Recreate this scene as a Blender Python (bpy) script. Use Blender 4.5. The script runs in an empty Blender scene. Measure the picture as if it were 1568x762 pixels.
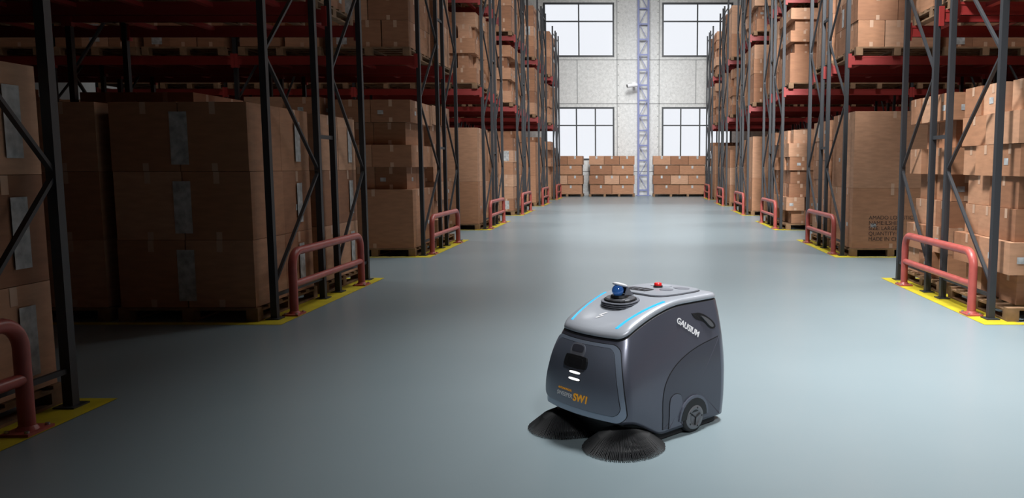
import bpy, math, random
from mathutils import Vector, Matrix
random.seed(7)
S=bpy.context.scene
S.view_settings.view_transform='Standard'
C=bpy.context.collection
# ---------------------------------------------------------------- materials
def mat(name, col, rough=.5, metal=0., noise=None, emit=None, coat=0., bump=None, spec=None):
    m=bpy.data.materials.new(name); m.use_nodes=True
    nt=m.node_tree; b=nt.nodes['Principled BSDF']
    b.inputs['Base Color'].default_value=(*col,1); b.inputs['Roughness'].default_value=rough
    b.inputs['Metallic'].default_value=metal
    if coat: b.inputs['Coat Weight'].default_value=coat; b.inputs['Coat Roughness'].default_value=.12
    if spec is not None: b.inputs['Specular IOR Level'].default_value=spec
    if emit: b.inputs['Emission Color'].default_value=(*emit[0],1); b.inputs['Emission Strength'].default_value=emit[1]
    tc=nt.nodes.new('ShaderNodeTexCoord')
    if noise:
        sc,amt=noise
        n=nt.nodes.new('ShaderNodeTexNoise'); n.inputs['Scale'].default_value=sc; n.inputs['Detail'].default_value=6
        nt.links.new(tc.outputs['Object'],n.inputs['Vector'])
        r=nt.nodes.new('ShaderNodeValToRGB')
        r.color_ramp.elements[0].position=.3; r.color_ramp.elements[1].position=.7
        r.color_ramp.elements[0].color=tuple(c*(1-amt) for c in col)+(1,)
        r.color_ramp.elements[1].color=tuple(min(1,c*(1+amt)) for c in col)+(1,)
        nt.links.new(n.outputs['Fac'],r.inputs['Fac']); nt.links.new(r.outputs['Color'],b.inputs['Base Color'])
    return m
def cardboard():
    m=bpy.data.materials.new('cardboard'); m.use_nodes=True; nt=m.node_tree; b=nt.nodes['Principled BSDF']
    g=nt.nodes.new('ShaderNodeNewGeometry'); r=nt.nodes.new('ShaderNodeValToRGB')
    e=r.color_ramp.elements
    e[0].position=0; e[0].color=(.29,.130,.065,1); e[1].position=1; e[1].color=(.55,.32,.20,1)
    k=e.new(.5); k.color=(.42,.205,.108,1)
    nt.links.new(g.outputs['Random Per Island'],r.inputs['Fac'])
    tc=nt.nodes.new('ShaderNodeTexCoord'); mp=nt.nodes.new('ShaderNodeMapping'); mp.inputs['Scale'].default_value=(2,2,9)
    n=nt.nodes.new('ShaderNodeTexNoise'); n.inputs['Scale'].default_value=2.5; n.inputs['Detail'].default_value=6
    nt.links.new(tc.outputs['Object'],mp.inputs['Vector']); nt.links.new(mp.outputs['Vector'],n.inputs['Vector'])
    r2=nt.nodes.new('ShaderNodeValToRGB'); r2.color_ramp.elements[0].position=.3; r2.color_ramp.elements[1].position=.75
    r2.color_ramp.elements[0].color=(.76,.76,.76,1); r2.color_ramp.elements[1].color=(1,1,1,1)
    nt.links.new(n.outputs['Fac'],r2.inputs['Fac'])
    mx=nt.nodes.new('ShaderNodeMix'); mx.data_type='RGBA'; mx.blend_type='MULTIPLY'; mx.inputs['Factor'].default_value=1
    nt.links.new(r.outputs['Color'],mx.inputs[6]); nt.links.new(r2.outputs['Color'],mx.inputs[7])
    nt.links.new(mx.outputs[2],b.inputs['Base Color']); b.inputs['Roughness'].default_value=.75
    return m
M_card=cardboard()
M_tape=mat('packing_tape',(.50,.33,.23),.35)
M_label=mat('shipping_label',(.40,.41,.41),.45,noise=(14,.35))
M_wood=mat('pallet_wood',(.20,.115,.06),.8,noise=(6,.4))
M_red=mat('red_beam_paint',(.30,.030,.028),.45)
M_rail=mat('red_rail_paint',(.36,.075,.062),.38,noise=(8,.15))
M_post=mat('upright_dark_steel',(.030,.033,.038),.5,metal=.2)
M_yel=mat('yellow_floor_paint',(.52,.43,.02),.45,noise=(5,.18))
M_bolt=mat('bolt_steel',(.5,.5,.5),.3,metal=.9)
M_blue=mat('blue_column_paint',(.17,.20,.40),.5)
M_frame=mat('window_frame_dark',(.035,.04,.045),.5)
# ---------------------------------------------------------------- mesh builder
class MB:
    def __init__(s): s.v=[];s.f=[];s.m=[];s.mats=[];s.sm=[]
    def mi(s,m):
        if m not in s.mats: s.mats.append(m)
        return s.mats.index(m)
    def add(s,vs,fs,m,smooth=False):
        o=len(s.v); s.v+= [tuple(p) for p in vs]; k=s.mi(m)
        for f in fs: s.f.append(tuple(i+o for i in f)); s.m.append(k); s.sm.append(smooth)
    def box(s,x0,x1,y0,y1,z0,z1,m,rz=0.):
        cx,cy=(x0+x1)/2,(y0+y1)/2; c,sn=math.cos(rz),math.sin(rz); vs=[]
        for z in (z0,z1):
            for (x,y) in ((x0,y0),(x1,y0),(x1,y1),(x0,y1)):
                dx,dy=x-cx,y-cy; vs.append((cx+dx*c-dy*sn,cy+dx*sn+dy*c,z))
        s.add(vs,[(0,3,2,1),(4,5,6,7),(0,1,5,4),(1,2,6,5),(2,3,7,6),(3,0,4,7)],m)
    def beam(s,p,q,w,h,m,up=(0,0,1)):
        p,q=Vector(p),Vector(q); d=(q-p).normalized(); up=Vector(up)
        if abs(d.dot(up))>.98: up=Vector((1,0,0))
        a=d.cross(up).normalized(); b=a.cross(d).normalized(); vs=[]
        for c in (p,q):
            for i,j in ((-1,-1),(1,-1),(1,1),(-1,1)): vs.append(c+a*i*w/2+b*j*h/2)
        s.add(vs,[(0,1,2,3),(7,6,5,4),(0,4,5,1),(1,5,6,2),(2,6,7,3),(3,7,4,0)],m)
    def tube(s,path,r,m,n=14,cap=True,rr=None):
        path=[Vector(p) for p in path]; vs=[];fs=[]; prev=None
        for i,p in enumerate(path):
            d=(path[min(i+1,len(path)-1)]-path[max(i-1,0)]).normalized()
            if prev is None:
                u=Vector((0,0,1)) if abs(d.z)<.9 else Vector((1,0,0)); a=d.cross(u).normalized()
            else: a=(prev-d*prev.dot(d)).normalized()
            prev=a; b=d.cross(a); R=rr[i] if rr else r
            for k in range(n):
                t=2*math.pi*k/n; vs.append(p+a*math.cos(t)*R+b*math.sin(t)*R)
        for i in range(len(path)-1):
            for k in range(n):
                k2=(k+1)%n; fs.append((i*n+k,i*n+k2,(i+1)*n+k2,(i+1)*n+k))
        s.add(vs,fs,m,True)
        if cap:
            s.add(vs[:n],[tuple(range(n))[::-1]],m); s.add(vs[-n:],[tuple(range(n))],m)
    def rings(s,rings,m,smooth=True,closed=True,cap0=False,cap1=False):
        n=len(rings[0]); vs=[p for r in rings for p in r]; fs=[]
        for i in range(len(rings)-1):
            for k in range(n if closed else n-1):
                k2=(k+1)%n; fs.append((i*n+k,i*n+k2,(i+1)*n+k2,(i+1)*n+k))
        if cap0: fs.append(tuple(range(n))[::-1])
        if cap1: o=(len(rings)-1)*n; fs.append(tuple(range(o,o+n)))
        s.add(vs,fs,m,smooth)
    def obj(s,name,parent=None,loc=(0,0,0),recalc=True):
        me=bpy.data.meshes.new(name); me.from_pydata(s.v,[],s.f)
        for m in s.mats: me.materials.append(m)
        me.polygons.foreach_set('material_index',s.m); me.polygons.foreach_set('use_smooth',s.sm); me.update()
        if recalc:
            import bmesh
            bm=bmesh.new(); bm.from_mesh(me); bmesh.ops.recalc_face_normals(bm,faces=bm.faces); bm.to_mesh(me); bm.free()
        o=bpy.data.objects.new(name,me); C.objects.link(o); o.location=loc
        if parent: o.parent=parent
        return o
def empty(name,loc=(0,0,0),rz=0):
    e=bpy.data.objects.new(name,None); C.objects.link(e); e.location=loc; e.rotation_euler=(0,0,rz); e.empty_display_size=.2; return e
# ---------------------------------------------------------------- layout constants
YW=43.7; PX=3.76; PER=5.97; Y0=7.95; DEP=3.40
POSTS=(.31,1.62,2.12,3.22); BAY=3.2; LEV=(3.36,5.60); TOPZ=8.1; BH=.15
XS=15.5; YB=-8; CZ=12.5
# ---------------------------------------------------------------- room shell
mf=bpy.data.materials.new('epoxy_floor'); mf.use_nodes=True; nt=mf.node_tree; b=nt.nodes['Principled BSDF']
tc=nt.nodes.new('ShaderNodeTexCoord'); n=nt.nodes.new('ShaderNodeTexNoise'); n.inputs['Scale'].default_value=.35; n.inputs['Detail'].default_value=3
r=nt.nodes.new('ShaderNodeValToRGB'); r.color_ramp.elements[0].position=.3; r.color_ramp.elements[1].position=.7
r.color_ramp.elements[0].color=(.205,.262,.286,1); r.color_ramp.elements[1].color=(.232,.292,.316,1)
nt.links.new(tc.outputs['Object'],n.inputs['Vector']); nt.links.new(n.outputs['Fac'],r.inputs['Fac']); nt.links.new(r.outputs['Color'],b.inputs['Base Color'])
b.inputs['Roughness'].default_value=.30; b.inputs['Specular IOR Level'].default_value=.5
m=MB(); m.box(-XS,XS,YB,YW,-.1,0,mf); m.obj('floor')
M_conc=bpy.data.materials.new('speckled_concrete'); M_conc.use_nodes=True; nt=M_conc.node_tree; b=nt.nodes['Principled BSDF']
tc=nt.nodes.new('ShaderNodeTexCoord'); n=nt.nodes.new('ShaderNodeTexNoise'); n.inputs['Scale'].default_value=7; n.inputs['Detail'].default_value=8; n.inputs['Roughness'].default_value=.8
r=nt.nodes.new('ShaderNodeValToRGB'); r.color_ramp.elements[0].position=.36; r.color_ramp.elements[1].position=.62
r.color_ramp.elements[0].color=(.54,.55,.54,1); r.color_ramp.elements[1].color=(.76,.77,.76,1)
nt.links.new(tc.outputs['Object'],n.inputs['Vector']); nt.links.new(n.outputs['Fac'],r.inputs['Fac']); nt.links.new(r.outputs['Color'],b.inputs['Base Color']); b.inputs['Roughness'].default_value=.8
M_wall=mat('painted_wall',(.30,.31,.31),.85,noise=(1.5,.1))
M_ceil=mat('ceiling_sheet',(.22,.23,.24),.8,noise=(1,.1))
M_joint=mat('panel_joint',(.25,.26,.26),.8)
WX=[(-4.79,-1.0),(1.57,5.36),(-11.2,-7.4),(8.0,11.8)]; WZ=[(1.92,4.77),(7.43,10.28)]
xs=sorted([-XS,XS]+[a for w in WX for a in w]); zs=[0,1.92,4.77,7.43,10.28,CZ]
m=MB()
for i in range(len(xs)-1):
    for j in range(len(zs)-1):
        cx=(xs[i]+xs[i+1])/2; cz=(zs[j]+zs[j+1])/2
        if any(a<cx<b for a,b in WX) and any(a<cz<b for a,b in WZ): continue
        m.box(xs[i],xs[i+1],YW,YW+.3,zs[j],zs[j+1],M_conc)
for z in (1.3,4.95,7.28,10.45): 
    m.box(-XS,XS,YW-.006,YW,z-.018,z+.018,M_joint)
for x in (-5.6,-.85,1.42,6.4,-8+1.5): m.box(x-.018,x+.018,YW-.006,YW,0,CZ,M_joint)
for x in (-3.0,3.4,):
    m.box(x-.018,x+.018,YW-.006,YW,4.95,7.28,M_joint)
for x in (-.78,1.35):
    for k in range(22): m.box(x-.025,x+.025,YW-.012,YW,.4+k*.55,.45+k*.55,M_joint)
m.obj('wall_back')
m=MB(); m.box(-XS-.2,-XS,YB,YW,0,CZ,M_wall); m.obj('wall_left')
m=MB(); m.box(XS,XS+.2,YB,YW,0,CZ,M_wall); m.obj('wall_right')
m=MB(); m.box(-XS,XS,YB-.2,YB,0,CZ,M_wall); m.obj('wall_front')
m=MB(); m.box(-XS,XS,YB,YW,CZ,CZ+.2,M_ceil)
m.obj('ceiling')
M_glass=bpy.data.materials.new('window_glass'); M_glass.use_nodes=True; nt=M_glass.node_tree
for nn in list(nt.nodes): nt.nodes.remove(nn)
o=nt.nodes.new('ShaderNodeOutputMaterial'); t=nt.nodes.new('ShaderNodeBsdfTransparent'); g=nt.nodes.new('ShaderNodeBsdfGlossy'); g.inputs['Roughness'].default_value=.05
mx=nt.nodes.new('ShaderNodeMixShader'); mx.inputs[0].default_value=.05; t.inputs['Color'].default_value=(.96,.97,.98,1)
nt.links.new(t.outputs[0],mx.inputs[1]); nt.links.new(g.outputs[0],mx.inputs[2]); nt.links.new(mx.outputs[0],o.inputs[0])
k=0
for wi,(a,bx) in enumerate(WX):
    for zi,(z0,z1) in enumerate(WZ):
        k+=1; m=MB(); fw=.09; y0,y1=YW-.03,YW+.10
        m.box(a,bx,y0,y1,z0,z0+fw,M_frame); m.box(a,bx,y0,y1,z1-fw,z1,M_frame)
        m.box(a,a+fw,y0,y1,z0+fw,z1-fw,M_frame); m.box(bx-fw,bx,y0,y1,z0+fw,z1-fw,M_frame)
        side=1 if a<0 else -1
        e=bx if a<0 else a
        offs=(1.9,) if zi==1 else (1.03,2.06,3.0)
        for of in offs:
            x=e-side*of; m.box(x-.035,x+.035,y0+.02,y1-.02,z0+fw,z1-fw,M_frame)
        zt_=z1-.98; m.box(a+fw,bx-fw,y0+.025,y1-.025,zt_-.035,zt_+.035,M_frame)
        m.box(a+fw,bx-fw,YW+.03,YW+.035,z0+fw,z1-fw,M_glass)
        m.obj('window_%d'%k)
m=MB(); xa,xb=.25,.88; yc=YW-.35
for x in (xa+.05,xb-.05):
    m.box(x-.05,x+.05,yc-.08,yc+.08,.02,CZ-.02,M_blue)
z=.3; i=0
while z<CZ-.8:
    m.box(xa+.1,xb-.1,yc-.03,yc+.03,z-.04,z+.04,M_blue)
    p=(xa+.1,yc,z) if i%2 else (xb-.1,yc,z); q=(xb-.1,yc,z+.8) if i%2 else (xa+.1,yc,z+.8)
    m.beam(p,q,.03,.07,M_blue,up=(0,1,0)); z+=.8; i+=1
m.box(xa-.1,xb+.1,yc-.2,yc+.2,0,.03,M_blue)
m.obj('lattice_column')
M_white=mat('white_plastic',(.75,.76,.78),.35)
M_black=mat('black_plastic',(.015,.016,.018),.35)
m=MB(); m.box(.0,.12,YW-.62,YW-.02,5.93,6.03,M_white); m.tube([(.22,YW-.55,5.9),(-.30,YW-.75,5.82)],.1,M_white); m.tube([(-.30,YW-.75,5.82),(-.32,YW-.757,5.817)],.08,M_black)
m.obj('security_camera')
# ---------------------------------------------------------------- floor markings
m=MB()
for row in range(-1,6):
    ya=Y0+PER*row; yb=ya+DEP
    for sg in (-1,1):
        xi=3.564*sg; xo=3.95*sg; xe=13.7*sg
        m.add([(x,y,.003) for x,y in [(xi,ya),(xo,ya),(xo,yb),(xi,yb)]],[(0,1,2,3)],M_yel)
        for y_a,y_b in ((ya,ya+.12),(yb-.12,yb)):
            m.add([(xo,y_a,.003),(xe,y_a,.003),(xe,y_b,.003),(xo,y_b,.003)],[(0,1,2,3)],M_yel)
m.obj('floor_safety_marking')
# ---------------------------------------------------------------- racks
def rack(sg,row,nb):
    m=MB(); ya=Y0+PER*row; a=.033
    for bi in range(nb+1):
        x=sg*(PX+BAY*bi)
        for po in POSTS:
            y=ya+po
            m.box(x-a,x+a,y-a,y-a+.008,0.012,TOPZ,M_post)
            m.box(x-a,x-a+.008,y-a+.008,y+a,0.012,TOPZ,M_post)
            m.box(x+a-.008,x+a,y-a+.008,y+a,0.012,TOPZ,M_post)
            m.box(x-.07,x+.07,y-.08,y+.08,.004,.014,M_post)
        for a_,b_ in ((0,1),(2,3)):
            y1,y2=ya+POSTS[a_],ya+POSTS[b_]
            z=.35; i=0
            m.beam((x,y1,.25),(x,y2,.25),.03,.035,M_post)
            while z<TOPZ-1.2:
                p,q=((y1,y2) if i%2==0 else (y2,y1))
                m.beam((x,p,z),(x,q,z+1.2),.025,.036,M_post,up=(1,0,0)); z+=1.2; i+=1
            m.beam((x,y1,TOPZ-.3),(x,y2,TOPZ-.3),.03,.035,M_post)
        for z in (1.95,4.4,6.8):
            m.beam((x,ya+POSTS[1],z),(x,ya+POSTS[2],z),.035,.045,M_post)
    for lz in LEV:
        for bi in range(nb):
            xa=PX+BAY*bi+a; xb=xa+BAY-2*a
            for j,po in enumerate(POSTS):
                y=ya+po; f=-.02 if j%2==0 else .02
                x0,x1=sorted((sg*xa,sg*xb))
                m.box(x0,x1,y+f-.022,y+f+.022,lz,lz+BH,M_red)
                m.box(x0,x1,y+f-.028,y+f+.028,lz+BH-.03,lz+BH,M_red)
                m.box(x0,x1,y+f-.028,y+f+.028,lz,lz+.03,M_red)
                for xe in (x0,x1): m.box(xe-.03,xe+.03,y+f-.035,y+f+.035,lz-.05,lz+BH+.04,M_red)
            for a_,b_ in ((0,1),(2,3)):
                for t in (.12,.37,.63,.88):
                    x=sg*(xa+(xb-xa)*t); m.box(x-.04,x+.04,ya+POSTS[a_]+.0,ya+POSTS[b_],lz+BH-.06,lz+BH-.012,M_red)
    return m.obj('pallet_rack')
# ---------------------------------------------------------------- box stacks
def stack_mesh(kind,W,D,H,seed):
    R=random.Random(seed); m=MB()
    for i in range(7):
        y=-D/2+(D-.1)*i/6; m.box(-W/2,W/2,y,y+.1,.115,.14,M_wood)
    for x in (-W/2,-.06,W/2-.12):
        for y in (-D/2,-.06,D/2-.12): m.box(x,x+.12,y,y+.12,.02,.095,M_wood)
        m.box(x,x+.12,-D/2,D/2,.095,.115,M_wood); m.box(x,x+.12,-D/2,D/2,0,.02,M_wood)
    def bx(x0,x1,y0,y1,z0,z1,tape=True,lab=False,rz=0):
        g=.005; m.box(x0+g,x1-g,y0+g,y1-g,z0+.002,z1-.002,M_card,rz)
        if not tape: return
        e=.0025; cx=(x0+x1)/2; cy=(y0+y1)/2; w=.03; c,s=math.cos(rz),math.sin(rz)
        def q(pts,mm):
            m.add([(cx+(x-cx)*c-(y-cy)*s,cy+(x-cx)*s+(y-cy)*c,z) for x,y,z in pts],[(0,1,2,3)],mm)
        X0,X1,Y0_,Y1=x0+g-e,x1-g+e,y0+g-e,y1-g+e; zt=z1-.002
        L=min(.12,(z1-z0)*.3)
        if abs(x1-x0)>.25:
            for yy in (Y0_,Y1):
                q([(cx-w,yy,zt-L),(cx+w,yy,zt-L),(cx+w,yy,zt),(cx-w,yy,zt)],M_tape)
                q([(cx-w,yy,z0+.004),(cx+w,yy,z0+.004),(cx+w,yy,z0+L*.7),(cx-w,yy,z0+L*.7)],M_tape)
        for xx in (X0,X1):
            q([(xx,cy-w,zt-L),(xx,cy+w,zt-L),(xx,cy+w,zt),(xx,cy-w,zt)],M_tape)
        q([(cx-w,Y0_,zt+e),(cx+w,Y0_,zt+e),(cx+w,Y1,zt+e),(cx-w,Y1,zt+e)],M_tape)
        if lab:
            lw=.09; lz0=z0+(z1-z0)*R.uniform(.08,.2); lz1=z1-(z1-z0)*R.uniform(.05,.3)
            for yy in (Y0_-.001,Y1+.001): q([(cx-lw,yy,lz0),(cx+lw,yy,lz0),(cx+lw,yy,lz1),(cx-lw,yy,lz1)],M_label)
            cy2=cy-.15
            for xx in (X0-.001,X1+.001): q([(xx,cy2-lw*.8,lz0),(xx,cy2+lw*.8,lz0),(xx,cy2+lw*.8,lz1),(xx,cy2-lw*.8,lz1)],M_label)
        elif R.random()<.25:
            a=x0+(x1-x0)*R.uniform(.15,.3); lz0=z0+(z1-z0)*.35
            q([(a,Y0_-.001,lz0),(a+.1,Y0_-.001,lz0),(a+.1,Y0_-.001,lz0+.07),(a,Y0_-.001,lz0+.07)],M_label)
            a=y0+(y1-y0)*R.uniform(.2,.6)
            for xx in (X0-.001,X1+.001): q([(xx,a,lz0),(xx,a+.1,lz0),(xx,a+.1,lz0+.07),(xx,a,lz0+.07)],M_label)
    z=.142; x0,x1,y0,y1=-W/2+.02,W/2-.02,-D/2+.02,D/2-.02
    if kind=='big':
        n=3; h=(H-z)/n
        for i in range(n):
            cs=[0,.5,1]
            for a in range(2):
                for c in range(2):
                    j=R.uniform(-.006,.006)
                    bx(x0+(x1-x0)*cs[a]+j,x0+(x1-x0)*cs[a+1]+j,y0+(y1-y0)*c/2,y0+(y1-y0)*(c+1)/2,z,z+h)
            for yy in (y0-.003,y1+.003):
                m.add([(-.09,yy,z+h*.10),(.09,yy,z+h*.10),(.09,yy,z+h*.86),(-.09,yy,z+h*.86)],[(0,1,2,3)],M_label)
            for xx in (x0-.006,x1+.006):
                m.add([(xx,.35,z+h*.15),(xx,.49,z+h*.15),(xx,.49,z+h*.8),(xx,.35,z+h*.8)],[(0,1,2,3)],M_label)
            z+=h
    elif kind=='two':
        for h in (.95,1.2):
            s=(H-.142)/2.15; h*=s
            bx(x0,x1,y0,(y0+y1)/2,z,z+h); bx(x0,x1,(y0+y1)/2,y1,z,z+h); z+=h
    elif kind=='crate':
        h=(H-z)*.40; bx(x0,x1,y0,0,z,z+h); bx(x0,x1,0,y1,z,z+h); z+=h
        nl=4; h=(H-z)/nl
        for i in range(nl):
            ins=.0 if i%2 else .26
            for a in range(2):
                for c in range(2):
                    w=(x1-x0-ins)/2; d=(y1-y0-ins)/2
                    bx(x0+ins/2+a*w,x0+ins/2+(a+1)*w,y0+ins/2+c*d,y0+ins/2+(c+1)*d,z,z+h)
            z+=h
    elif kind=='irreg':
        nl=max(4,round((H-z)/.36)); h=(H-z)/nl
        for i in range(nl):
            nx=2+(i%2); ny=2+((i+1)%2)
            ins=R.choice((0,.04,.14,.26))
            for a in range(nx):
                for c in range(ny):
                    if R.random()<.10 and i>nl-3: continue
                    w=(x1-x0-ins)/nx; d=(y1-y0-ins)/ny; jx=R.uniform(-.03,.03); jy=R.uniform(-.03,.03)
                    gx=R.choice((0,0,.05)); 
                    bx(x0+ins/2+a*w+gx+jx,x0+ins/2+(a+1)*w-gx+jx,y0+ins/2+c*d+gx+jy,y0+ins/2+(c+1)*d-gx+jy,z,z+h,rz=R.uniform(-.03,.03))
            z+=h
    else:
        nl=max(3,round((H-z)/.42)); h=(H-z)/nl
        for i in range(nl):
            nx=2 if i%2 else 3
            for a in range(nx):
                for c in range(2):
                    w=(x1-x0)/nx; d=(y1-y0)/2; j=R.uniform(-.012,.012)
                    bx(x0+a*w+j,x0+(a+1)*w+j,y0+c*d,y0+(c+1)*d,z,z+h,lab=R.random()<.12)
            z+=h
    o=m.obj('tmp'); me=o.data; bpy.data.objects.remove(o); return me
LIB={}
def get(kind,lv,D,v):
    key=(kind,lv,D,v)
    if key not in LIB:
        H={('big',0):2.24,('two',0):2.55,('crate',0):2.75,('irreg',0):2.8,('grid',0):2.5}.get((kind,0)) if lv==0 else (1.95 if lv!=2 else 2.1)
        if lv and kind=='big': H=1.8
        if lv==0 and kind=='irreg' and v==1: H=2.5
        LIB[key]=stack_mesh(kind,1.44,D,H,len(LIB)*13+5)
    return LIB[key]
def place(me,x,y,z,rz=0):
    o=bpy.data.objects.new('cardboard_box_stack',me); C.objects.link(o); o.location=(x,y,z); o.rotation_euler=(0,0,rz); return o
OV={(-1,0,0):['big','big','grid'],(-1,0,1):['big','grid','big'],(-1,1,0):['crate','irreg','grid'],(-1,1,1):['irreg','crate','big'],
    (1,0,0):['irreg','irreg','grid'],(1,0,1):['irreg','grid','big'],(1,1,0):['two','crate','grid'],(1,1,1):['grid','irreg','big'],
    (-1,-1,0):['big','big','big'],(-1,-1,1):['big','big','big'],(-1,2,0):['two','grid','irreg'],(1,2,0):['irreg','two','grid'],(-1,3,0):['grid','irreg'],(1,3,0):['two','irreg']}
for row in range(-1,6):
    nb=3 if row<3 else 2
    for sg in (-1,1):
        rack(sg,row,nb)
        ya=Y0+PER*row
        for rk,(cy,D) in enumerate(((.93,1.56),(2.64,1.34))):
            for lv in range(3):
                for sl in range(nb*2):
                    R=random.Random(row*1000+sg*77+rk*31+lv*7+sl*3+11)
                    bi,hf=divmod(sl,2)
                    x=PX+BAY*bi+.045+.04+.74+hf*1.53
                    kinds=OV.get((sg,row,rk))
                    if lv==0 and kinds: kd=kinds[sl%len(kinds)]
                    else: kd=R.choice(('big','irreg','grid','crate','irreg','grid','two') if lv==0 else ('irreg','grid','grid','irreg','crate','two'))
                    if lv==2 and R.random()<.06: continue
                    zz=.004 if lv==0 else LEV[lv-1]+BH+.002
                    place(get(kd,lv,D,R.randint(0,1)),sg*x,ya+cy,zz,0 if kd in('two','big') else R.choice((0,math.pi)))
def wall_stack(x,w,seed):
    R=random.Random(seed); m=MB(); D=1.1; W=w
    for i in range(5): m.box(-W/2,W/2,-D/2+i*.25,-D/2+i*.25+.1,.12,.14,M_wood)
    for xx in [-W/2+i*(W-.12)/3 for i in range(4)]:
        m.box(xx,xx+.12,-D/2,D/2,0,.12,M_wood)
    z=.142
    for i in range(4):
        n_=3 if i%2 else 2; W2=W-(.0 if i%2 else .1); cw=W2/n_
        for a in range(n_):
            for c in range(2):
                m.box(-W2/2+a*cw+.01,-W2/2+(a+1)*cw-.01,-D/2+c*.55+.01,-D/2+(c+1)*.55-.01,z,z+.45,M_card)
            xc=-W2/2+(a+.5)*cw
            m.box(xc-.05,xc+.05,-D/2,-D/2+.009,z+.30,z+.445,M_label)
        if i<3: m.box(-W/2+.06,W/2-.06,-D/2+.06,D/2-.06,z+.45,z+.505,M_wood)
        z+=.51
    m.obj('cardboard_box_stack',loc=(x,YW-1.15,.002))
for x,w in ((-6.6,2.4),(-3.85,2.45),(-1.1,2.4),(2.45,2.8),(5.5,2.6)): wall_stack(x,w,int(x*10))
def text(body,size,mt,matrix=None,parent=None,name='lettering',align='LEFT',ext=.001,shear=0,sp=1.0,offset=0):
    cu=bpy.data.curves.new(name,'FONT'); cu.body=body; cu.size=size; cu.extrude=ext; cu.align_x=align; cu.shear=shear; cu.space_character=sp; cu.offset=offset
    cu.materials.append(mt); o=bpy.data.objects.new(name,cu); C.objects.link(o)
    if parent: o.parent=parent
    if matrix is not None: o.matrix_local=matrix
    return o
M_ink=mat('printed_ink',(.05,.03,.025),.7)
ybx=Y0+PER+.93-.78+.02+.005
text("AMADO LOGISTICS\nNAME:ILSHIN\nSIZE: LARGE\nQUANTITY:20\nMADE IN CHINA",.095,M_ink,Matrix.Translation((4.18,ybx-.004,.66))@Matrix.Rotation(math.pi/2,4,'X'),name='carton_print',ext=.0005)
# ---------------------------------------------------------------- barriers
def barrier(sg,row):
    m=MB(); ya=Y0+PER*row; x=sg*3.66; y0=ya+.55; y1=ya+2.70; h=.68; rc=.16; r=.045
    p=[(x,y0,.02)]
    for i in range(9):
        t=math.pi/2*i/8; p.append((x,y0+rc-rc*math.cos(t),h-rc+rc*math.sin(t)))
    for i in range(9):
        t=math.pi/2*i/8; p.append((x,y1-rc+rc*math.sin(t),h-rc+rc*math.cos(t)))
    p.append((x,y1,.02)); m.tube(p,r,M_rail,18)
    m.tube([(x,y0,.33),(x,y1,.33)],r*.85,M_rail,16)
    for y in (y0,y1):
        m.box(x-.085,x+.085,y-.11,y+.11,.004,.02,M_rail)
        m.tube([(x,y,.02),(x,y,.045)],.06,M_rail,16,rr=[.062,.047])
        for a in (-.06,.06):
            for c in (-.085,.085): m.tube([(x+a,y+c,.02),(x+a,y+c,.034)],.013,M_bolt,6)
    m.obj('guard_rail')
for row in range(-1,6):
    for sg in (-1,1): barrier(sg,row)
# ---------------------------------------------------------------- sweeper robot
M_body=mat('robot_body_metallic',(.112,.120,.158),.33,metal=.45,coat=.4)
M_body2=mat('robot_body_lower',(.074,.079,.104),.38,metal=.4,coat=.25)
M_top=mat('robot_top_silver',(.40,.43,.48),.38,metal=.3,coat=.15)
M_topl=mat('robot_lid_silver',(.34,.365,.41),.38,metal=.3)
M_panel=mat('robot_front_panel',(.18,.205,.265),.28,metal=.4,coat=.5)
M_trim=mat('robot_front_trim',(.30,.36,.46),.25,metal=.45,coat=.3)
M_gap=mat('robot_gap_black',(.008,.008,.010),.5)
M_cyan=mat('led_strip_cyan',(.01,.12,.22),.3,emit=((.03,.46,.85),1.15))
M_led=mat('led_white',(.9,.9,.9),.3,emit=((1,1,1),.9))
M_org=mat('orange_print',(.85,.38,.02),.4,emit=((.9,.4,.02),.12))
M_wht=mat('white_print',(.8,.8,.82),.4)
M_redb=mat('emergency_red',(.7,.02,.02),.3)
M_bluegl=mat('blue_sensor_glass',(.03,.12,.42),.08,metal=.3,coat=1,emit=((.05,.2,.6),.15))
M_rub=mat('rubber',(.014,.014,.016),.7)
M_hub=mat('wheel_hub_grey',(.16,.165,.18),.38,metal=.5)
M_bris=mat('bristle_black',(.018,.019,.021),.6)
M_rec=mat('sensor_recess_grey',(.16,.17,.20),.4)
L=.925; HW=.355; RF=.06; RR=.09
rob=empty('floor_sweeper_robot',(-.288,4.533,0),math.radians(45))
def sst(t): t=max(0,min(1,t)); return t*t*(3-2*t)
def zb(x): return .17-.12*sst((x-.02)/.30)
def zt(x):
    t=max(0,min(1,x/.52)); return .615+.155*(1-(1-t)**1.7)
def D(x,y,v):
    hwf=1-.17*max(0,v-.15)**2/.72-.07*(1-min(1,x/.5))*v*v
    yy=y*hwf*(1-.02*(1-min(1,max(0,v)/.15)))
    a=min(1,x/L)
    xx=x+(.065*max(0,v)**2.2-.012*math.sin(math.pi*min(1,max(0,v))))*(1-a)**2-.050*(1-(y/HW)**2)*(1-a)**3
    xx+=(-.035*max(0,v-.45)**2/.3-.02*(1-min(1,v/.4)))*a**3+.02*(1-(y/HW)**2)*a**3
    return Vector((xx,yy,zb(x)+v*(zt(x)-zb(x))))
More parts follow.
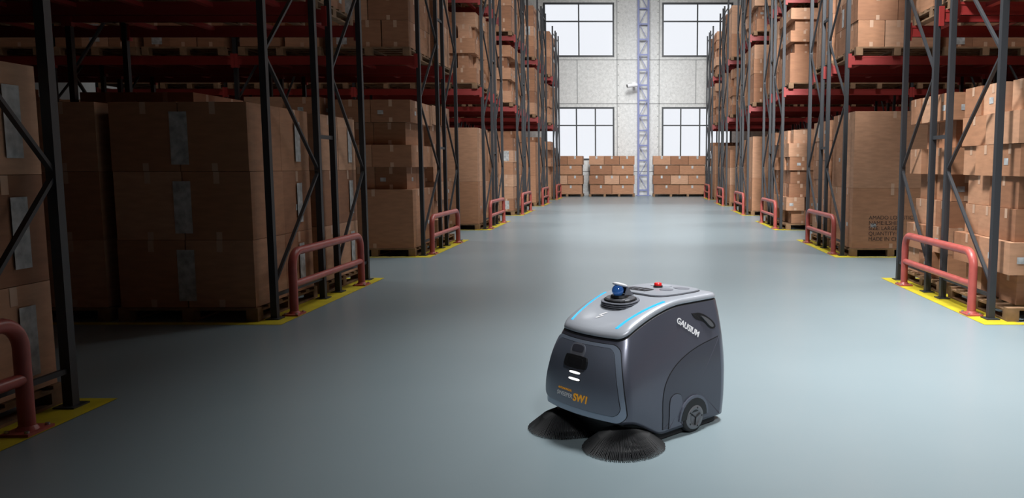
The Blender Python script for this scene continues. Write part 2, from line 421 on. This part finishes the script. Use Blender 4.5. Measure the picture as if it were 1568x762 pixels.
def base_ring():
    P=[]
    for i in range(24): P.append((0,(HW-RF)*(1-2*i/24)))
    for i in range(8): t=math.pi/2*i/8; P.append((RF-RF*math.cos(t),-(HW-RF)-RF*math.sin(t)))
    for i in range(36): P.append((RF+(L-RF-RR)*i/36,-HW))
    for i in range(8): t=math.pi/2*i/8; P.append((L-RR+RR*math.sin(t),-(HW-RR)-RR*math.cos(t)))
    for i in range(16): P.append((L,-(HW-RR)*(1-2*i/16)))
    for i in range(8): t=math.pi/2*i/8; P.append((L-RR+RR*math.cos(t),(HW-RR)+RR*math.sin(t)))
    for i in range(36): P.append((L-RR-(L-RF-RR)*i/36,HW))
    for i in range(8): t=math.pi/2*i/8; P.append((RF-RF*math.sin(t),(HW-RF)+RF*math.cos(t)))
    return P
BR=base_ring()
m=MB()
rg=[[D(x*.96+.02,y*.94,0)+Vector((0,0,.006)) for x,y in BR]]
for i in range(25): rg.append([D(x,y,i/24) for x,y in BR])
m.rings(rg,M_body,cap0=True)
def T(x,y,q,dz):
    cx=.45; X=cx+(x-cx)*q; Y=y*q
    p=D(X,Y,1); p.z=zt(X)+dz; return p
m.rings([rg[-1],[T(x,y,.985,.004) for x,y in BR],[T(x,y,.97,.0) for x,y in BR],[T(x,y,.97,.012) for x,y in BR]],M_gap)
top=[(.97,.010),(.99,.012),(.995,.018),(.99,.028),(.975,.036),(.95,.040),(.9,.044)]+[(q,.044+.012*(1-q*q)) for q in (.8,.7,.6,.5,.4,.3,.2,.1,.02)]
m.rings([[T(x,y,q,dz) for x,y in BR] for q,dz in top],M_top,cap1=True)
def ztop(x,y):
    qx=abs(x-.45)/.45; qy=abs(y)/HW; q=max(qx,qy)
    return .044+.012*(1-q*q)
def topmap(x,y,off=0):
    p=D(x,y,1); p.z=zt(x)+ztop(x,y)+off; return p
def fx(y):
    a=abs(y)-(HW-RF)
    return 0 if a<=0 else RF-math.sqrt(max(0,RF*RF-a*a))
def frontmap(y,z,off=0):
    v=(z-zb(0))/(zt(0)-zb(0))
    def P(y,v): return D(fx(y),y,v)
    p=P(y,v); du=P(y+.004,v)-P(y-.004,v); dv=P(y,v+.01)-P(y,v-.01); nn=dv.cross(du).normalized()
    if nn.x>0: nn=-nn
    return p+nn*off
def sidemap(x,z,off=0):
    def P(x,z): return D(x,-HW,(z-zb(x))/(zt(x)-zb(x)))
    p=P(x,z); nn=(P(x+.004,z)-P(x-.004,z)).cross(P(x,z+.004)-P(x,z-.004)).normalized()
    if nn.y>0: nn=-nn
    return p+nn*off
def sidemapL(x,z,off=0):
    p=sidemap(x,z,off); return Vector((p.x,-p.y,p.z))
def densify(P,step=.02):
    o=[]
    for i in range(len(P)):
        a=Vector(P[i]);b=Vector(P[(i+1)%len(P)]); n=max(1,int((b-a).length/step))
        for k in range(n): o.append(a+(b-a)*k/n)
    return o
def smoothp(P,it=2):
    for _ in range(it):
        o=[]
        for i in range(len(P)):
            a=Vector(P[i]);b=Vector(P[(i+1)%len(P)]); o+= [a*.75+b*.25,a*.25+b*.75]
        P=o
    return P
def patch(poly,fn,off,mt,mb,rings=8,c=None,skirt=-.006,sm=2,edge=.0):
    P=densify([Vector(p) for p in smoothp(poly,sm)] if sm else [Vector(p) for p in poly])
    c=Vector(c) if c else sum(P,Vector((0,0)))/len(P)
    R=[[fn(p.x,p.y,skirt) for p in P]]
    R.append([fn(p.x,p.y,off) for p in P])
    for i in range(1,rings+1):
        q=1-i/rings*.98; R.append([fn(*(c+(p-c)*q),off) for p in P])
    mb.rings(R[:2],mt,smooth=False); mb.rings(R[1:],mt,cap1=True)
def rr(cx,cz,w,h,r=.3):
    k=r*min(w,h); x0,x1,z0,z1=cx-w/2,cx+w/2,cz-h/2,cz+h/2
    return [(x0+k,z0),(x1-k,z0),(x1,z0+k),(x1,z1-k),(x1-k,z1),(x0+k,z1),(x0,z1-k),(x0,z0+k)]
def tr(w0,z0,w1,z1,k=.04):
    def cor(cx,cz,sx,sz):
        o=[]
        for i in range(7):
            t=math.pi/2*i/6
            o.append((cx-sx*k*(1-math.sin(t)),cz-sz*k*(1-math.cos(t))) )
        return o
    return cor(w0,z0,1,-1)+cor(w1,z1,1,1)[::-1]+cor(-w1,z1,-1,1)+cor(-w0,z0,-1,-1)[::-1]
patch(tr(.346,.173,.330,.600,.05),frontmap,.003,M_gap,m,sm=0)
patch(tr(.342,.177,.326,.596,.048),frontmap,.008,M_trim,m,sm=0)
patch(tr(.321,.213,.296,.578,.05),frontmap,.0095,M_gap,m,sm=0)
patch(tr(.319,.215,.294,.576,.049),frontmap,.012,M_panel,m,sm=0)
patch(rr(.02,.535,.15,.085),frontmap,.014,M_rec,m,rings=3,sm=2)
patch(rr(.02,.548,.12,.04),frontmap,.016,M_body2,m,rings=3,sm=2)
patch(rr(.01,.475,.205,.072,.2),frontmap,.026,M_black,m,rings=3,sm=1)
patch(rr(.01,.475,.14,.045,.2),frontmap,.028,M_gap,m,rings=3,sm=1)
for zz in (.415,.378):
    patch(rr(.01,zz,.115,.022,.5),frontmap,.013,M_gap,m,rings=2,sm=2)
    patch(rr(.01,zz,.10,.014,.5),frontmap,.016,M_led,m,rings=2,sm=2)
for fn in (sidemap,sidemapL):
    def rep(p,n=3): return [p]*n
    low=rep((.30,.075))+[(.295,.25),(.33,.36),(.43,.45),(.60,.515)]+rep((.835,.55))+rep((.835,.06))
    patch(low,fn,.0012,M_gap,m,sm=3,rings=10)
    low2=rep((.304,.077))+[(.299,.248),(.334,.355),(.433,.444),(.602,.509)]+rep((.835,.544))+rep((.835,.06))
    patch(low2,fn,.003,M_body2,m,sm=3,rings=10)
    patch(rep((.35,.07))+[(.35,.24),(.39,.272),(.43,.27),(.47,.25)]+rep((.47,.07)),fn,.0045,M_gap,m,sm=2,rings=4)
    patch(rep((.354,.07))+[(.354,.238),(.392,.268),(.43,.266),(.466,.247)]+rep((.47,.07)),fn,.007,M_body,m,sm=2,rings=4)
    arc=[(.57+.135*math.cos(t),.095+.135*math.sin(t)) for t in [math.pi*i/14 for i in range(15)]]
    patch(arc,fn,.014,M_body,m,sm=0,rings=3,c=(.57,.10))
    arc=[(.57+.118*math.cos(t),.095+.118*math.sin(t)) for t in [math.pi*i/14 for i in range(15)]]
    patch(arc,fn,.016,M_gap,m,sm=0,rings=3,c=(.57,.10))
    patch([(.60,.72),(.60,.715),(.70,.712),(.81,.645),(.825,.60),(.76,.60),(.71,.655),(.63,.675)],fn,.002,M_gap,m,sm=2,rings=4)
    patch([(.67,.70),(.755,.665),(.80,.615),(.765,.61),(.72,.655)],fn,.012,M_hub,m,sm=2,rings=3)
for sgn in (-1,1):
    pts=[(.045,sgn*.264),(.40,sgn*.320),(.40,sgn*.300),(.045,sgn*.242)]
    patch(pts,topmap,.002,M_cyan,m,sm=0,rings=2)
ell=[]
for i in range(40):
    t=2*math.pi*i/40; c,s=math.cos(t),math.sin(t); 
    ell.append((.645+.225*abs(c)**.5*(1 if c>0 else -1),.27*abs(s)**.5*(1 if s>0 else -1)))
patch(ell,topmap,.002,M_gap,m,sm=0,rings=6)
ell2=[(.645+(x-.645)*.97,y*.975) for x,y in ell]
patch(ell2,topmap,.010,M_topl,m,sm=0,rings=6)
patch(rr(.52,.08,.10,.26,.25),topmap,.012,M_gap,m,sm=1,rings=3)
for i in range(4): patch(rr(.52,-.01+i*.06,.07,.012,.3),topmap,.0135,M_rec,m,sm=0,rings=2)
patch(rr(.62,-.10,.10,.11,.35),topmap,.012,M_rec,m,sm=1,rings=3)
patch(rr(.75,-.12,.09,.14,.35),topmap,.012,M_rec,m,sm=1,rings=3)
patch(rr(.74,.08,.10,.18,.3),topmap,.013,M_top,m,sm=1,rings=3)
pb=topmap(.66,.03,.01); m.tube([pb,pb+Vector((0,0,.012))],.03,M_black,20); m.tube([pb+Vector((0,0,.012)),pb+Vector((0,0,.026)),pb+Vector((0,0,.03))],.024,M_redb,20,rr=[.024,.024,.018])
m.obj('body_shell',rob,recalc=True)
m=MB(); c0=topmap(.285,.0,-.004)
def slab(cx,cy,z0,z1,w0,d0,w1,d1,mt,sh=0,tilt=0,sm=2):
    R=[]
    for z,w,d,o in ((z0,w0,d0,0),(z1,w1,d1,sh)):
        P=smoothp([(cx+o-d/2,cy-w/2),(cx+o+d/2,cy-w/2),(cx+o+d/2,cy+w/2),(cx+o-d/2,cy+w/2)],sm); R.append([Vector((p.x,p.y,z+(p.x-cx)*tilt)) for p in P])
    m.rings(R,mt,smooth=False,cap0=True,cap1=True)
z=c0.z
slab(.30,0,z-.04,z+.030,.25,.19,.21,.15,M_black,tilt=.12)
slab(.30,0,z+.031,z+.037,.20,.14,.19,.13,M_hub,tilt=.12)
for i in range(4): slab(.30,0,z-.018+i*.011,z-.013+i*.011,.248,.188,.246,.186,M_rec,tilt=.12)
slab(.295,0,z+.037,z+.050,.115,.095,.10,.08,M_black)
# blue globe with a white tilted cap held by a wedge-shaped bracket behind it
sc=Vector((.280,0,z+.078)); rs=.036
m.rings([[sc+Vector((rs*math.sin(a)*math.cos(b),rs*math.sin(a)*math.sin(b),rs*math.cos(a))) for b in [2*math.pi*i/24 for i in range(24)]] for a in [.02+(math.pi-.04)*k/14 for k in range(15)]],M_bluegl)
m.rings([[Vector((.300,0,z+.103+h))+Vector((r_*math.cos(b),r_*.95*math.sin(b),-.30*r_*math.cos(b))) for b in [2*math.pi*i/28 for i in range(28)]] for r_,h in ((.036,-.002),(.047,.002),(.048,.008),(.040,.014),(.022,.018),(.004,.019))],M_white,cap0=True,cap1=True)
for sy in (-1,1): m.add([(.300,sy*.040,z+.05),(.375,sy*.040,z+.045),(.322,sy*.040,z+.100),(.300,sy*.034,z+.05),(.375,sy*.034,z+.045),(.322,sy*.034,z+.100)],[(0,1,2),(3,5,4),(0,3,4,1),(1,4,5,2),(2,5,3,0)],M_rec)
m.add([(.365,-.034,z+.045),(.365,.034,z+.045),(.322,.034,z+.096),(.322,-.034,z+.096)],[(0,1,2,3)],M_black)
m.obj('lidar_turret',rob)
def frame(p,xd,nd):
    xd=xd.normalized(); nd=(nd-xd*nd.dot(xd)).normalized(); yd=nd.cross(xd)
    M=Matrix((xd,yd,nd)).transposed().to_4x4(); M.translation=p; return M
def front_frame(y,z,off):
    p=frontmap(y,z,off); xd=frontmap(y-.02,z,off)-frontmap(y+.02,z,off); nd=frontmap(y,z,off+.01)-p; return frame(p,xd,nd)
def side_frame(x,z,off,ang):
    p=sidemap(x,z,off); a=sidemap(x+.02,z,off)-sidemap(x-.02,z,off); nd=sidemap(x,z,off+.01)-p
    return frame(p,a,nd)@Matrix.Rotation(ang,4,'Z')
text('SWEEPER',.036,M_wht,front_frame(.095,.262,.013),rob,'front_lettering_white',ext=.0008,shear=.2,align='CENTER')
text('SW1',.062,M_org,front_frame(-.045,.255,.013),rob,'front_lettering_orange',ext=.0008,shear=.25,align='CENTER',offset=.002)
text('AUTONOMOUS',.018,M_org,front_frame(.09,.30,.013),rob,'front_lettering_small',ext=.0008,align='CENTER')
text('GAUSIUM',.050,M_wht,side_frame(.545,.625,.0025,math.radians(-33)),rob,'side_lettering',align='CENTER',ext=.0008,offset=.0012)
m=MB()
def lp(u,w): return topmap(.13+w,-u,.0025)
for pts in ([(-.03,.0),(.012,.03),(.03,.03),(.0,.005),(.0,-.002),(-.018,-.002)],[(.03,0),(-.012,-.03),(-.03,-.03),(0,-.008),(0,-.0),(.018,.0)]):
    m.add([lp(u,w) for u,w in pts],[tuple(range(6))],M_wht)
m.obj('top_logo',rob)
m=MB()
m.rings([[Vector((.06+x*.9,y*.86,.040)) for x,y in BR],[Vector((.06+x*.9,y*.86,.19 if x<.3 else .06)) for x,y in BR]],M_gap,cap0=True,cap1=True)
m.tube([(.12,0,.03),(.12,0,.06)],.035,M_rub,12)
m.rings([[Vector((.25+x*.66,y*.90,.008)) for x,y in BR],[Vector((.25+x*.66,y*.90,.07)) for x,y in BR]],M_rub)
m.obj('chassis',rob)
def wheel(sg,nm):
    m=MB()
    prof=[(.03,.0),(.085,.0),(.095,.01),(.095,.045),(.088,.055),(.075,.058)]
    def ring(r,o): return [Vector((.57+r*math.cos(t),sg*(.305+o),.0955+r*math.sin(t))) for t in [2*math.pi*i/40 for i in range(40)]]
    m.rings([ring(r,o) for r,o in prof],M_rub,cap0=True)
    m.rings([ring(.076,.057),ring(.072,.066),ring(.05,.068),ring(.045,.064),ring(.02,.064),ring(.004,.066)],M_hub,cap1=True)
    for i in range(5):
        t=2*math.pi*i/5; x=.57+.058*math.cos(t); z=.0955+.058*math.sin(t); m.tube([(x,sg*.371,z),(x,sg*.3735,z)],.006,M_gap,8)
    for i in range(3):
        t=2*math.pi*i/3+.4; x=.57+.045*math.cos(t); z=.0955+.045*math.sin(t); m.beam((.57,sg*.371,.0955),(x,sg*.371,z),.004,.012,M_gap,up=(0,1,0))
    m.obj(nm,rob)
wheel(-1,'drive_wheel_r'); wheel(1,'drive_wheel_l')
m=MB(); m.tube([(.8,-.015,.04),(.8,.015,.04)],.038,M_rub,20); m.box(.775,.825,-.025,.025,.045,.07,M_hub); m.obj('caster',rob)
def brush(cx,cy,nm,seed):
    R_=random.Random(seed); m=MB()
    def ring(r,z): return [Vector((cx+r*math.cos(t),cy+r*math.sin(t),z)) for t in [2*math.pi*i/48 for i in range(48)]]
    m.rings([ring(.002,.130),ring(.05,.128),ring(.065,.120),ring(.075,.105),ring(.19,.046),ring(.2,.03),ring(.06,.05)],M_gap,cap0=True)
    for k in range(130):
        t=2*math.pi*k/130+R_.uniform(-.006,.006); w=.0042; rad=.238+R_.uniform(-.003,.003)
        c,s=math.cos(t),math.sin(t); t2=t+.05; c2,s2=math.cos(t2),math.sin(t2)
        P=[]
        for r_,z_,cc,ss,ww in ((.06,.124,c,s,w*.4),(.15,.080,(c+c2)/2,(s+s2)/2,w*.8),(rad,.006,c2,s2,w*1.1)):
            P.append((Vector((cx+r_*cc,cy+r_*ss,z_)),ww))
        vs=[]
        for p_,ww in P:
            a=Vector((-s,c,0)); vs+= [p_-a*ww*.8,p_+Vector((0,0,ww)),p_+a*ww*.8]
        m.add(vs,[(0,1,4,3),(1,2,5,4),(3,4,7,6),(4,5,8,7)],M_bris)
    m.tube([(cx,cy,.12),(cx,cy,.18)],.03,M_black,16)
    m.obj(nm,rob,recalc=False)
brush(.085,-.250,'side_brush_r',1); brush(.085,.250,'side_brush_l',2)
# ---------------------------------------------------------------- lights
W=bpy.data.worlds.new('World'); S.world=W; W.use_nodes=True
nt=W.node_tree; bg=nt.nodes['Background']; bg.inputs['Color'].default_value=(.95,.96,1,1); bg.inputs['Strength'].default_value=1.1
def area(loc,sx,sy,p,col=(1,1,1),aim=None,spread=180,nm='unseen_overhead_light'):  # unseen overhead lights, no fixtures modelled
    l=bpy.data.lights.new(nm,'AREA'); l.shape='RECTANGLE'; l.size=sx; l.size_y=sy; l.energy=p; l.color=col; l.spread=math.radians(spread)
    o=bpy.data.objects.new(nm,l); C.objects.link(o); o.location=loc
    if aim: o.rotation_euler=(Vector(aim)-Vector(loc)).to_track_quat('-Z','Y').to_euler()
    return o
area((2.1,6.0,11.5),2.0,2.0,215,spread=50)  # unseen key, spread narrowed so the left floor falls dark
area((3.4,-5,9.5),2.0,1.5,95,aim=(2.6,7,0),spread=34)  # added fill behind the camera for the robot and box fronts
area((-1.2,7.0,10),1.5,1.5,125,aim=(4.6,9.6,1.6),spread=42)      # added fill to brighten the right-hand rack end, no real fixture
area((1.6,3.5,10.5),2.0,1.5,460,aim=(1.6,24,2.5),spread=40)      # added long-throw fill down the passage for the dim far shelves
for y,p,x,sp in ((12.6,150,1.3,70),(18.6,190,.8,85),(24.5,220,.3,110),(30.5,260,0,130),(36.0,270,0,150)):
    area((x,y,11.5),2.4,1.2,p,spread=sp)
area((.3,35,9.5),3,1.5,300,aim=(.3,43.7,4.6),spread=120)  # added light that brightens the back wall
area((7.0,6.0,11.8),3.0,1.2,110,aim=(8.5,8.5,0),spread=60)
area((6.5,12.6,11.8),3.0,1.2,230,aim=(7.5,14,0),spread=110)
for y,pr,pl,sp in ((18.6,330,200,150),(24.6,350,300,150),(30.5,350,330,150)):
    area((7.5,y,11.8),3.0,1.2,pr,spread=sp)
    area((-7.5,y,11.8),3.0,1.2,pl,spread=sp)
area((-6.5,12.6,11.8),3.0,1.2,60,spread=110)
# ---------------------------------------------------------------- camera
cd=bpy.data.cameras.new('camera'); cam=bpy.data.objects.new('camera',cd); C.objects.link(cam)
cd.sensor_width=36; cd.lens=36*1220/1568; cd.shift_x=-185/1568; cd.clip_start=.05
cam.location=(0,0,1.6); cam.rotation_euler=(math.radians(90-5.94),0,0)
S.camera=cam
